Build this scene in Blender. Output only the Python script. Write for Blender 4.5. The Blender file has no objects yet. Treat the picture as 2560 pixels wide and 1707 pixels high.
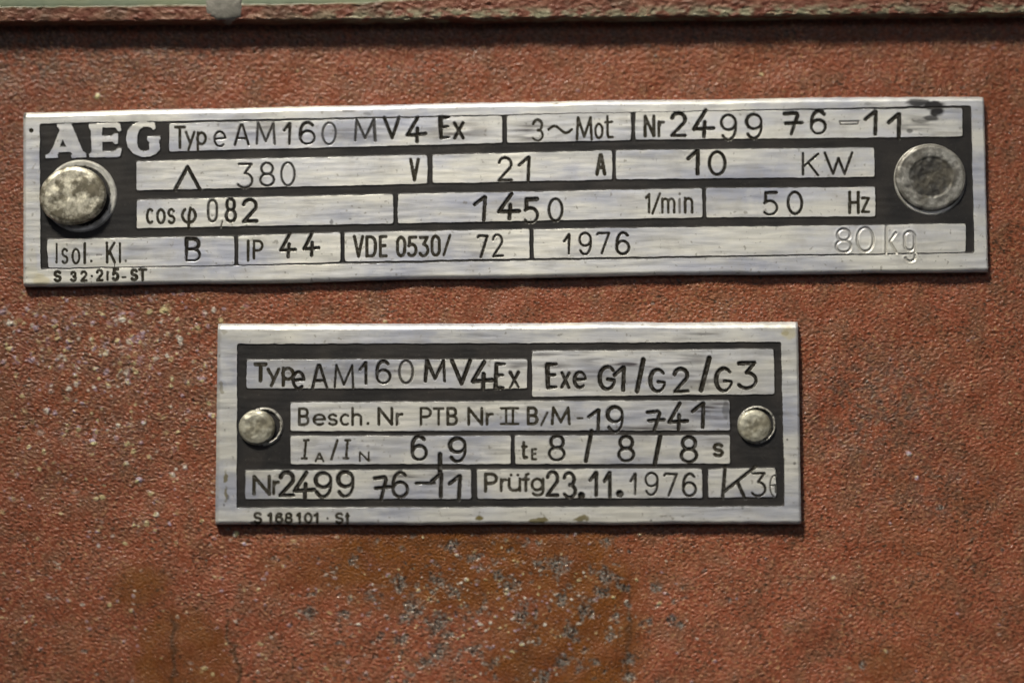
import bpy, math, random
import numpy as np
from mathutils import Vector, Matrix

# ---------------------------------------------------------------- camera, light
SC = bpy.context.scene
COL = SC.collection
S = 0.054e-3                 # metres per unit of measure on the housing wall
TILT = math.radians(6.6)     # the camera looks up at the wall a little
FL = 5767.0                  # distance camera - wall in the same unit
FW = np.array([0.0, math.cos(TILT), math.sin(TILT)])
UP = np.array([0.0, -math.sin(TILT), math.cos(TILT)])
CAMP = -FW * FL * S

cam_d = bpy.data.cameras.new('camera')
cam = bpy.data.objects.new('camera', cam_d)
COL.objects.link(cam)
cam.location = CAMP
cam.rotation_euler = (math.pi / 2 + TILT, 0, 0)
cam_d.sensor_width = 22.2
cam_d.lens = 22.2 * FL / 2560.0
cam_d.clip_start = 0.005
cam_d.clip_end = 20.0
cam_d.dof.use_dof = True
cam_d.dof.focus_distance = (FL - 10) * S
cam_d.dof.aperture_fstop = 2.5
SC.camera = cam

W = bpy.data.worlds.new('World')
SC.world = W
W.use_nodes = True
bg = W.node_tree.nodes['Background']
bg.inputs['Color'].default_value = (0.90, 0.90, 1.0, 1)
bg.inputs['Strength'].default_value = 0.045


def area_light(name, loc, target, sx, sy, power, color, spread=180.0):
    d = bpy.data.lights.new(name, 'AREA')
    d.shape = 'RECTANGLE'
    d.size, d.size_y = sx, sy
    d.energy = power
    d.color = color
    d.spread = math.radians(spread)
    o = bpy.data.objects.new(name, d)
    COL.objects.link(o)
    o.location = loc
    o.rotation_euler = (Vector(target) - Vector(loc)).to_track_quat('-Z', 'Y').to_euler()
    return o


area_light('key_lamp', (-0.32, -0.60, 0.86), (0.008, 0, -0.008), 0.17, 0.17, 0.215, (1.0, 0.94, 0.81), 16.0)
area_light('added_fill_lamp', (0.12, -1.15, 0.50), (0, 0, 0), 0.9, 0.35, 1.1, (0.90, 0.93, 1.0))  # unseen soft lamp, added behind the camera to brighten the metal's reflections
SC.view_settings.view_transform = 'Standard'
SC.view_settings.look = 'None'
SC.view_settings.exposure = 0.0
SC.view_settings.gamma = 1.0
SC.view_settings.use_curve_mapping = False

# ---------------------------------------------------------------- helpers


def plane_point(u, v, h):
    """measured position (u, v) -> metres on the plane h in front of the wall"""
    u = np.asarray(u, float)
    v = np.asarray(v, float)
    a = (u - 1280.0) / FL
    b = -(v - 853.5) / FL
    dx = a
    dy = FW[1] + b * UP[1]
    dz = FW[2] + b * UP[2]
    t = (-h * S - CAMP[1]) / dy
    return CAMP[0] + t * dx, CAMP[2] + t * dz


def band_noise(ny, nx, wl, step, ang=0.0, aniso=1.0, seed=0, bw=0.55):
    """periodic band-limited noise, wavelength wl, stretched along direction ang"""
    rng = np.random.default_rng(seed)
    n = rng.standard_normal((ny, nx))
    fy = np.fft.fftfreq(ny, step)[:, None]
    fx = np.fft.fftfreq(nx, step)[None, :]
    c, s = math.cos(ang), math.sin(ang)
    fa = (fx * c + fy * s) * aniso
    fb = (-fx * s + fy * c)
    f = np.sqrt(fa * fa + fb * fb) + 1e-9
    g = np.exp(-(np.log(f * wl) ** 2) / (2 * bw * bw))
    out = np.fft.ifft2(np.fft.fft2(n) * g).real
    return out / out.std()


def low_noise(ny, nx, wl, step, ax=1.0, seed=0):
    rng = np.random.default_rng(seed)
    n = rng.standard_normal((ny, nx))
    fy = np.fft.fftfreq(ny, step)[:, None]
    fx = np.fft.fftfreq(nx, step)[None, :] * ax
    g = np.exp(-((fx * fx + fy * fy) * wl * wl) * 1.5)
    out = np.fft.ifft2(np.fft.fft2(n) * g).real
    return out / out.std()


def sstep(a, b, x):
    t = np.clip((x - a) / (b - a), 0, 1)
    return t * t * (3 - 2 * t)


def link(name, me, mat=None, parent=None, loc=None):
    o = bpy.data.objects.new(name, me)
    COL.objects.link(o)
    if mat is not None:
        me.materials.append(mat)
    if parent is not None:
        o.parent = parent
    if loc is not None:
        o.location = loc
    return o


def mesh_from(name, co, quads, attrs=None, tris=None):
    me = bpy.data.meshes.new(name)
    nq = len(quads)
    nt = 0 if tris is None else len(tris)
    me.vertices.add(len(co))
    me.vertices.foreach_set('co', np.ascontiguousarray(co, dtype=np.float32).ravel())
    nl = nq * 4 + nt * 3
    me.loops.add(nl)
    idx = np.asarray(quads, dtype=np.int32).ravel()
    if nt:
        idx = np.concatenate([idx, np.asarray(tris, dtype=np.int32).ravel()])
    me.loops.foreach_set('vertex_index', idx)
    me.polygons.add(nq + nt)
    st = np.concatenate([np.arange(nq, dtype=np.int32) * 4, nq * 4 + np.arange(nt, dtype=np.int32) * 3])
    me.polygons.foreach_set('loop_start', st)
    me.update(calc_edges=True)
    me.polygons.foreach_set('use_smooth', np.ones(nq + nt, dtype=bool))
    for k, val in (attrs or {}).items():
        a = me.attributes.new(k, 'FLOAT', 'POINT')
        a.data.foreach_set('value', np.ascontiguousarray(val, dtype=np.float32).ravel())
    me.validate()
    return me


def tag(o, label=None, cat=None, group=None, kind=None):
    if label:
        o['label'] = label
    if cat:
        o['category'] = cat
    if group:
        o['group'] = group
    if kind:
        o['kind'] = kind
    return o


def empty(name, loc):
    o = bpy.data.objects.new(name, None)
    o.empty_display_size = 0.005
    COL.objects.link(o)
    o.location = loc
    return o


class Mat:
    def __init__(self, name):
        self.m = bpy.data.materials.new(name)
        self.m.use_nodes = True
        self.t = self.m.node_tree
        self.n = self.t.nodes
        self.p = self.n['Principled BSDF']

    def node(self, typ, **kw):
        n = self.n.new(typ)
        for k, v in kw.items():
            setattr(n, k, v)
        return n

    def put(self, sock, val):
        if hasattr(val, 'is_output') or isinstance(val, bpy.types.NodeSocket):
            self.t.links.new(val, sock)
        elif isinstance(val, (tuple, list)) and len(val) == 3 and sock.type == 'RGBA':
            sock.default_value = (*val, 1)
        else:
            sock.default_value = val

    def attr(self, name):
        return self.node('ShaderNodeAttribute', attribute_name=name).outputs['Fac']

    def coords(self, sx=1, sy=1, sz=1):
        c = self.node('ShaderNodeTexCoord')
        mp = self.node('ShaderNodeMapping')
        mp.inputs['Scale'].default_value = (sx / S, sy / S, sz / S)
        self.t.links.new(c.outputs['Object'], mp.inputs['Vector'])
        return mp.outputs['Vector']

    def noise(self, vec, scale, detail=3.0, rough=0.55):
        n = self.node('ShaderNodeTexNoise')
        n.inputs['Scale'].default_value = scale
        n.inputs['Detail'].default_value = detail
        n.inputs['Roughness'].default_value = rough
        self.t.links.new(vec, n.inputs['Vector'])
        return n.outputs['Fac']

    def ramp(self, f, a, b, lo=0.0, hi=1.0):
        r = self.node('ShaderNodeMapRange', interpolation_type='SMOOTHSTEP')
        self.put(r.inputs['Value'], f)
        r.inputs['From Min'].default_value = a
        r.inputs['From Max'].default_value = b
        r.inputs['To Min'].default_value = lo
        r.inputs['To Max'].default_value = hi
        return r.outputs['Result']

    def mix(self, f, a, b):
        n = self.node('ShaderNodeMix', data_type='RGBA')
        self.put(n.inputs[0], f)
        self.put(n.inputs[6], a)
        self.put(n.inputs[7], b)
        return n.outputs[2]

    def mixf(self, f, a, b):
        n = self.node('ShaderNodeMix', data_type='FLOAT')
        self.put(n.inputs[0], f)
        self.put(n.inputs[2], a)
        self.put(n.inputs[3], b)
        return n.outputs[0]

    def math(self, op, a, b=0.0):
        n = self.node('ShaderNodeMath', operation=op)
        self.put(n.inputs[0], a)
        self.put(n.inputs[1], b)
        return n.outputs[0]

    def bump(self, h, dist, strength=1.0):
        b = self.node('ShaderNodeBump')
        b.inputs['Distance'].default_value = dist * S
        b.inputs['Strength'].default_value = strength
        self.t.links.new(h, b.inputs['Height'])
        self.t.links.new(b.outputs['Normal'], self.p.inputs['Normal'])

    def set(self, **kw):
        for k, v in kw.items():
            self.put(self.p.inputs[k.replace('_', ' ')], v)


# ---------------------------------------------------------------- materials
def mat_wall():
    M = Mat('rough_red_paint')
    c = M.coords()
    n1 = M.noise(c, 0.016, 4)
    n2 = M.noise(c, 0.05, 3)
    n3 = M.noise(c, 0.0035, 3)
    n4 = M.noise(c, 0.22, 2)
    red = M.mix(M.ramp(n2, 0.35, 0.68), (0.212, 0.056, 0.025), (0.278, 0.085, 0.044))
    red = M.mix(M.ramp(n1, 0.42, 0.68, 0, 0.75), red, (0.165, 0.082, 0.046))
    red = M.mix(M.ramp(n3, 0.45, 0.75, 0, 0.45), red, (0.250, 0.080, 0.030))
    red = M.mix(M.attr('grime_dark'), red, (0.085, 0.062, 0.048))
    rustc = M.mix(M.ramp(n1, 0.35, 0.65), (0.128, 0.040, 0.006), (0.178, 0.060, 0.008))
    red = M.mix(M.attr('rust'), red, rustc)
    red = M.mix(M.math('MULTIPLY', M.attr('pale'), 0.60), red, M.mix(M.ramp(n2, 0.4, 0.6), (0.44, 0.20, 0.135), (0.38, 0.23, 0.105)))
    red = M.mix(M.math('MULTIPLY', M.attr('speck'), 0.85), red, M.mix(M.ramp(n2, 0.42, 0.58), (0.060, 0.036, 0.020), (0.095, 0.034, 0.018)))
    red = M.mix(M.attr('edge'), red, (0.075, 0.034, 0.014))
    glintc = M.mix(M.ramp(M.noise(c, 0.03, 1), 0.47, 0.53), (0.62, 0.56, 0.30), (0.40, 0.32, 0.40))  # colours of the glints painted on the wall
    glintc = M.mix(M.ramp(M.noise(c, 0.021, 1), 0.53, 0.6), glintc, (0.7, 0.68, 0.6))
    red = M.mix(M.attr('fleck_glint'), red, glintc)
    chipc = M.mix(M.ramp(M.noise(c, 0.11, 3, 0.6), 0.40, 0.62), (0.050, 0.042, 0.036), (0.35, 0.315, 0.27))
    colr = M.mix(M.attr('chip'), red, chipc)
    rough = M.mixf(M.attr('chip'), M.ramp(n2, 0.3, 0.7, 0.28, 0.50), 0.28)
    M.set(Base_Color=colr, Roughness=rough, Metallic=M.math('MULTIPLY', M.attr('chip'), 0.6))
    M.put(M.p.inputs['Specular IOR Level'], 0.35)
    h = M.math('ADD', M.noise(c, 0.12, 3, 0.6), M.math('MULTIPLY', n4, 0.5))
    M.bump(h, 2.4, 0.8)
    return M.m


def metal_core(M, tone=1.0):
    """brushed plate metal: colour, roughness"""
    c = M.coords()
    cs = M.coords(0.10, 1, 1.0)
    cl = M.coords(0.28, 1, 1.0)
    st = M.noise(cs, 0.11, 4, 0.6)
    st2 = M.noise(cl, 0.016, 4)
    pt = M.noise(cl, 0.009, 4)
    sp = M.noise(c, 0.08, 3)
    col = M.mix(M.ramp(st2, 0.38, 0.66), (0.74 * tone, 0.725 * tone, 0.665 * tone), (0.64 * tone, 0.645 * tone, 0.665 * tone))  # cream to cool drift paints reflections into the metal colour
    col = M.mix(M.ramp(pt, 0.44, 0.66, 0, 0.85), col, (0.41 * tone, 0.43 * tone, 0.52 * tone))  # bluish reflected surroundings, painted in as patches
    col = M.mix(M.ramp(st, 0.52, 0.78, 0, 0.26), col, (0.33, 0.315, 0.30))
    bl = M.noise(c, 0.019, 4, 0.6)
    col = M.mix(M.ramp(bl, 0.50, 0.72, 0, 0.45), col, (0.47 * tone, 0.455 * tone, 0.43 * tone))
    col = M.mix(M.ramp(bl, 0.50, 0.30, 0, 0.30), col, (0.86 * tone, 0.84 * tone, 0.76 * tone))
    col = M.mix(M.ramp(sp, 0.63, 0.72, 0, 0.55), col, (0.20, 0.18, 0.14))
    rough = M.ramp(st, 0.3, 0.7, 0.36, 0.54)
    return c, cs, st, col, rough


def mat_metal(name, tone):
    M = Mat(name)
    c, cs, st, col, rough = metal_core(M, tone)
    g = M.math('MULTIPLY', M.attr('smear'), M.ramp(st, 0.30, 0.62, 0.45, 1.0))
    col = M.mix(g, col, (0.062, 0.052, 0.058))
    col = M.mix(M.attr('stain_shade'), col, (0.026, 0.024, 0.024))
    col = M.mix(M.attr('paint'), col, (0.17, 0.135, 0.035))
    col = M.mix(M.attr('yellow'), col, (0.66, 0.58, 0.32))
    M.set(Base_Color=col, Roughness=rough, Metallic=0.62)
    M.bump(M.math('ADD', st, M.math('MULTIPLY', M.noise(c, 0.05, 3), 0.3)), 0.7, 0.5)
    return M.m


def mat_letter(name, dark):
    M = Mat(name)
    c, cs, st, col, rough = metal_core(M)
    n = M.noise(c, 0.10, 3)
    f = M.math('MULTIPLY', M.attr('ink'), M.ramp(n, 0.25, 0.55, 0.88, 1.0))
    col = M.mix(f, col, dark)
    M.set(Base_Color=col, Roughness=M.mixf(f, 0.35, 0.75), Metallic=M.mixf(f, 0.62, 0.0))
    M.put(M.p.inputs['Specular IOR Level'], M.mixf(f, 0.5, 0.12))
    return M.m


def mat_enamel():
    M = Mat('black_enamel')
    c = M.coords()
    n = M.noise(c, 0.012, 4)
    sp = M.noise(c, 0.15, 2)
    col = M.mix(M.ramp(n, 0.35, 0.7), (0.012, 0.0112, 0.0115), (0.027, 0.0235, 0.0215))
    col = M.mix(M.ramp(sp, 0.60, 0.80, 0, 0.5), col, (0.085, 0.075, 0.065))
    M.set(Base_Color=col, Roughness=0.5)
    M.put(M.p.inputs['Specular IOR Level'], 0.35)
    M.bump(M.noise(c, 0.10, 3), 1.0, 0.5)
    return M.m


def mat_steel(name, light, dirt, tint, lo=0.44, hi=0.62, amt=0.72, bump=0.8):
    M = Mat(name)
    c = M.coords()
    n = M.noise(c, 0.026, 5, 0.6)
    n2 = M.noise(c, 0.12, 3)
    col = M.mix(M.ramp(n2, 0.35, 0.65), light, tint)
    col = M.mix(M.ramp(n, lo, hi, 0, amt), col, dirt)
    col = M.mix(M.attr('dirt'), col, M.mix(M.ramp(n, 0.40, 0.62), (0.022, 0.020, 0.018), (0.105, 0.095, 0.075)))
    M.set(Base_Color=col, Roughness=M.ramp(n, 0.3, 0.7, 0.42, 0.6), Metallic=0.5)
    M.bump(M.math('ADD', n, n2), bump, 0.4)
    return M.m


def mat_ledge():
    M = Mat('flaking_ledge_paint')
    c = M.coords()
    cs = M.coords(0.5, 1, 1)
    n1 = M.noise(cs, 0.04, 4)
    n2 = M.noise(c, 0.012, 3)
    n3 = M.noise(c, 0.004, 3)
    col = M.mix(M.ramp(n1, 0.42, 0.60), (0.19, 0.065, 0.040), (0.25, 0.105, 0.065))
    w = M.math('MULTIPLY', M.ramp(n1, 0.42, 0.58), M.attr('bare'))
    col = M.mix(w, col, (0.29, 0.27, 0.175))
    col = M.mix(M.math('MULTIPLY', M.ramp(n2, 0.5, 0.66), 0.55), col, (0.10, 0.075, 0.05))
    grn = M.mix(M.ramp(n3, 0.4, 0.65), (0.185, 0.225, 0.155), (0.22, 0.245, 0.15))
    col = M.mix(M.attr('green'), col, grn)
    col = M.mix(M.attr('line'), col, (0.10, 0.085, 0.035))
    M.set(Base_Color=col, Roughness=0.5)
    M.bump(M.math('MULTIPLY', M.noise(c, 0.07, 3), M.math('SUBTRACT', 1.0, M.math('MULTIPLY', M.attr('green'), 0.85))), 6, 0.9)
    return M.m


def mat_plain(name, a, b, scale, rough=0.6):
    M = Mat(name)
    c = M.coords()
    col = M.mix(M.ramp(M.noise(c, scale, 4), 0.35, 0.65), a, b)
    M.set(Base_Color=col, Roughness=rough)
    M.bump(M.noise(c, scale * 2, 3), 3, 0.6)
    return M.m


MW = mat_wall()
MM_A = mat_metal('brushed_aluminium', 1.09)
MM_B = mat_metal('duller_aluminium', 0.98)
ML_S = mat_letter('stamped_ink', (0.016, 0.0135, 0.010))
ML_P = mat_letter('printed_ink', (0.026, 0.022, 0.014))
ME = mat_enamel()

# ---------------------------------------------------------------- housing wall
PLATE_A = dict(top=[(58, 281), (640, 268), (1240, 255.5), (1840, 246.5), (2460, 240.5)],
               bot=[(58, 717), (640, 706.5), (1240, 694), (1840, 684), (2471, 679.5)])
PLATE_B = dict(top=[(544, 808.5), (1030, 808), (1510, 805.5), (1995, 803)],
               bot=[(537.5, 1308.5), (1020, 1310.5), (1510, 1309.5), (2003, 1308)])


def edge_y(pts, x):
    return np.interp(x, [p[0] for p in pts], [p[1] for p in pts])


def build_wall():
    st = 2.5
    nx, ny = 1240, 840
    u0, v0 = -270.0, -120.0
    uf = u0 + np.arange(nx) * st
    vf = v0 + np.arange(ny) * st

    def grow(n, d0):
        return np.cumsum(d0 * 1.10 ** np.arange(1, n + 1))
    gl = grow(46, 4.0)
    u = np.concatenate([(uf[0] - gl)[::-1], uf, uf[-1] + gl])
    v = np.concatenate([(vf[0] - gl[:30])[::-1], vf, vf[-1] + gl])
    iu = np.mod(np.round((u - u0) / st).astype(int), nx)
    iv = np.mod(np.round((v - v0) / st).astype(int), ny)
    UF, VF = np.meshgrid(uf, vf)
    # pebbly casting texture, its grain leaning one way on the left, the other way on the right
    a = band_noise(ny, nx, 13, st, math.radians(14), 1.7, 1)
    b = band_noise(ny, nx, 12, st, math.radians(-24), 2.0, 2)
    c = band_noise(ny, nx, 18, st, math.radians(-6), 1.4, 3)
    wr = sstep(900, 1700, UF)
    wt = 1 - sstep(250, 900, VF)
    f = (a * (1 - wr) + b * wr) * (1 - wt) + c * wt
    d = band_noise(ny, nx, 7.5, st, 0, 1.2, 4)
    p1 = band_noise(ny, nx, 12, st, math.radians(12), 1.8, 6) * (1 - wr) + band_noise(ny, nx, 12, st, math.radians(-24), 2.2, 7) * wr
    p2 = band_noise(ny, nx, 16, st, math.radians(-5), 1.5, 8)
    pale = sstep(0.2, 1.9, p1 + 0.5 * d)  # leaning pale streaks put highlights of the grain into the colour
    speck = sstep(0.1, 2.0, p2 + 0.6 * band_noise(ny, nx, 8, st, 0, 1.2, 9))
    g = low_noise(ny, nx, 90, st, 1.0, 5)
    H = 0.52 * f + 0.70 * d + 1.3 * g
    # rust wash, chips to bare metal, flecks that paint glints, grime and darker zones
    L1 = low_noise(ny, nx, 60, st, 1.0, 11)
    L2 = low_noise(ny, nx, 26, st, 1.0, 12)
    L3 = low_noise(ny, nx, 14, st, 1.0, 13)
    Lv = low_noise(ny, nx, 110, st, 6.0, 14)

    def blob(x, y, rx, ry, soft=0.5):
        return 1 - sstep(1 - soft, 1 + soft, np.sqrt(((UF - x) / rx) ** 2 + ((VF - y) / ry) ** 2))
    rust = blob(1150, 1420, 420, 110) * 0.95
    rust = np.maximum(rust, blob(1480, 1560, 120, 260))
    rust = np.maximum(rust, blob(940, 1400, 170, 70) * 0.9)
    rust = np.maximum(rust, blob(1330, 1640, 130, 130) * 0.8)
    # run on the left with a wavering outline
    cx = 450 + 0.07 * (VF - 1530)
    halfw = 118 + 0.12 * (VF - 1530)
    top = 1512 + 0.0035 * (UF - cx) ** 2
    run = sstep(0, 22, halfw - np.abs(UF - cx) + 5 * L2) * sstep(0, 30, VF - top + 6 * L2)
    rust = np.maximum(rust, run * 0.72)
    rust = np.maximum(rust, blob(350, 1470, 70, 60) * 0.75)
    rust = np.maximum(rust, 0.38 * blob(2200, 1660, 70, 50))
    rust = rust * np.clip(0.90 + 0.18 * L1, 0.55, 1.0)
    rust = np.clip(rust * 1.12, 0, 0.95)
    edge = np.exp(-((halfw - np.abs(UF - cx) + 5 * L2) / 5.5) ** 2) * sstep(0, 40, VF - top + 30) * 1.25 * (0.6 + 0.4 * np.sign(UF - cx))
    edge += np.exp(-((UF - 435 + 3 * L2) / 6) ** 2) * sstep(1515, 1560, VF) * 0.95
    edge += np.exp(-((UF - 1571 + 3 * L2) / 6) ** 2) * sstep(1440, 1500, VF) * 0.75
    edge += np.exp(-((UF - 1315 + 4 * L2) / 22) ** 2) * sstep(1500, 1600, VF) * 0.35
    edge += np.exp(-((VF - 1357 + 4 * L2) / 7) ** 2) * (blob(1240, 1357, 220, 30)) * 0.5
    rng = np.random.default_rng(7)
    chip = np.zeros_like(UF)
    gran = sstep(-0.9, 0.5, band_noise(ny, nx, 11, st, math.radians(-20), 1.3, 71) + 0.4 * d)

    def spot(arr, x, y, r, val, ax=1.0, ang=0.0):
        k = int(r * 2.4 / st) + 3
        i = int((x - u0) / st)
        j = int((y - v0) / st)
        sl = (slice(max(j - k, 0), j + k), slice(max(i - k, 0), i + k))
        X = UF[sl] - x
        Y = VF[sl] - y
        ca, sa = math.cos(ang), math.sin(ang)
        dd = np.sqrt(((X * ca + Y * sa) / ax) ** 2 + (-X * sa + Y * ca) ** 2)
        m = val * sstep(1.35, 0.35, dd / r + 0.30 * L3[sl])
        arr[sl] = np.maximum(arr[sl], m)
    big = [(1035, 1520, 26), (1095, 1555, 22), (1015, 1545, 16), (1000, 1452, 18), (1140, 1478, 15), (1098, 1630, 20), (1182, 1622, 14),
           (1395, 1415, 24), (1512, 1440, 24), (1345, 1412, 13), (1275, 1462, 18), (1238, 1440, 16), (1460, 1522, 26),
           (1408, 1505, 15), (1508, 1480, 15), (1410, 1655, 20), (1452, 1660, 15), (1530, 1585, 13), (1425, 1582, 18),
           (1572, 1645, 14), (1355, 1690, 20), (1562, 1470, 11), (1640, 1470, 12), (925, 1490, 15), (860, 1530, 13), (770, 1535, 18),
           (950, 1595, 13), (1000, 1600, 14), (1230, 1655, 12), (1120, 1585, 11), (1305, 1535, 11), (1680, 1545, 11), (1625, 1555, 9),
           (1520, 1350, 15), (1130, 1365, 12), (1275, 1375, 9), (1185, 1392, 11), (880, 1400, 12), (1092, 1452, 13), (1700, 1562, 10), (2156, 1665, 11),
           (1070, 1655, 12), (1490, 1655, 9), (1575, 1690, 12), (1540, 1540, 9), (1200, 1525, 9), (2350, 1268, 9)]
    for (x, y, r) in big:
        spot(chip, x, y, r, 1.0, rng.uniform(0.9, 1.5), rng.uniform(-0.8, 0.8))
    for _ in range(260):
        x = rng.normal(1240, 230)
        y = rng.normal(1520, 115)
        if y < 1335:
            continue
        spot(chip, x, y, rng.uniform(2.5, 7.0), rng.uniform(0.6, 1.0), rng.uniform(0.8, 1.8), rng.uniform(-1, 1))
    for _ in range(60):
        spot(chip, rng.uniform(-100, 2600), rng.uniform(1150, 1800), rng.uniform(2.5, 6), rng.uniform(0.5, 0.9), rng.uniform(0.8, 1.6), rng.uniform(-1, 1))
    chip = chip * (0.38 + 0.62 * gran)
    fleck_glint = np.zeros_like(UF)  # pale spots that paint the sparkle of glossy paint as colour
    for _ in range(520):
        x = rng.normal(250, 190)
        y = rng.gamma(2.0, 115) + 715
        if y > 1500:
            continue
        spot(fleck_glint, x, y, rng.uniform(2.2, 6.8), rng.uniform(0.12, 0.7), rng.uniform(0.9, 1.5), rng.uniform(-1, 1))
    for _ in range(300):
        x = rng.uniform(-150, 900)
        spot(fleck_glint, x, rng.uniform(1000, 1800), rng.uniform(2.0, 4.8), rng.uniform(0.15, 0.65), rng.uniform(0.9, 1.8), rng.uniform(-0.6, 0.6))
    for _ in range(190):
        spot(fleck_glint, rng.uniform(-150, 2700), rng.uniform(110, 1800), rng.uniform(1.8, 3.6), rng.uniform(0.2, 0.6), rng.uniform(0.9, 1.8), rng.uniform(-0.6, 0.6))
    for (x, y, r) in [(242, 243, 8), (2272, 1134, 5), (2292, 1194, 4), (347, 1200, 7), (232, 1103, 7), (590, 1336, 7), (612, 1358, 6), (335, 1312, 5), (426, 1312, 5)]:
        spot(fleck_glint, x, y, r, 1.0)
    for _ in range(430):
        x = rng.normal(1240, 230)
        y = rng.normal(1510, 110)
        if y < 1325:
            continue
        spot(fleck_glint, x, y, rng.uniform(1.4, 3.6), rng.uniform(0.25, 0.8), rng.uniform(0.9, 2.0), rng.uniform(-0.8, 0.3))
    grime_dark = 0.55 * blob(2190, 1015, 180, 140) + 0.35 * blob(2350, 1230, 200, 80) + 0.35 * blob(250, 150, 400, 60) + 0.30 * blob(300, 950, 330, 260)
    grime_dark += 0.35 * (1 - sstep(95, 175, VF)) + 0.25 * blob(60, 300, 160, 200)  # also darker in a band below the ledge, fading downwards
    grime_dark = np.clip(grime_dark * np.clip(0.75 + 0.55 * L3 + 0.3 * L1, 0, 1.4), 0, 0.8)
    H = H - chip * (1.2 + 1.3 * np.clip(d, -1.5, 1.8)) + 2.2 * fleck_glint - 0.9 * rust * np.clip(f, -1, 2) * 0.9
    # flat under the plates
    for P in (PLATE_A, PLATE_B):
        x0, x1 = P['top'][0][0], P['top'][-1][0]
        t = edge_y(P['top'], UF)
        bt = edge_y(P['bot'], UF)
        ins = np.minimum(np.minimum(UF - x0, x1 - UF), np.minimum(VF - t, bt - VF))
        k = sstep(6, 22, ins)
        H = H * (1 - k) - 4 * k
    sel = np.ix_(iv, iu)
    HH = H[sel]
    U, V = np.meshgrid(u, v)
    x, z = plane_point(U, V, 0.0)
    co = np.stack([x, -HH * S, z], -1).reshape(-1, 3)
    my, mx = U.shape
    i = np.arange(my * mx).reshape(my, mx)
    q = np.stack([i[:-1, :-1], i[1:, :-1], i[1:, 1:], i[:-1, 1:]], -1).reshape(-1, 4)
    at = {k: w[sel] for k, w in dict(pale=pale * (1 - 0.85 * rust) * np.clip(0.85 + 0.25 * L1, 0.3, 1.3), speck=speck * np.clip(0.85 + 0.3 * np.roll(L1, 300, 1), 0.2, 1.3) * (1 - 0.3 * rust), rust=rust, chip=chip, fleck_glint=fleck_glint, grime_dark=grime_dark, edge=np.clip(edge, 0, 0.9)).items()}
    me = mesh_from('housing_wall', co, q, at)
    o = link('housing_wall', me, MW)
    tag(o, 'rough red painted cast housing surface with rust stains and chips behind both plates', 'housing wall', kind='structure')


build_wall()


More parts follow.
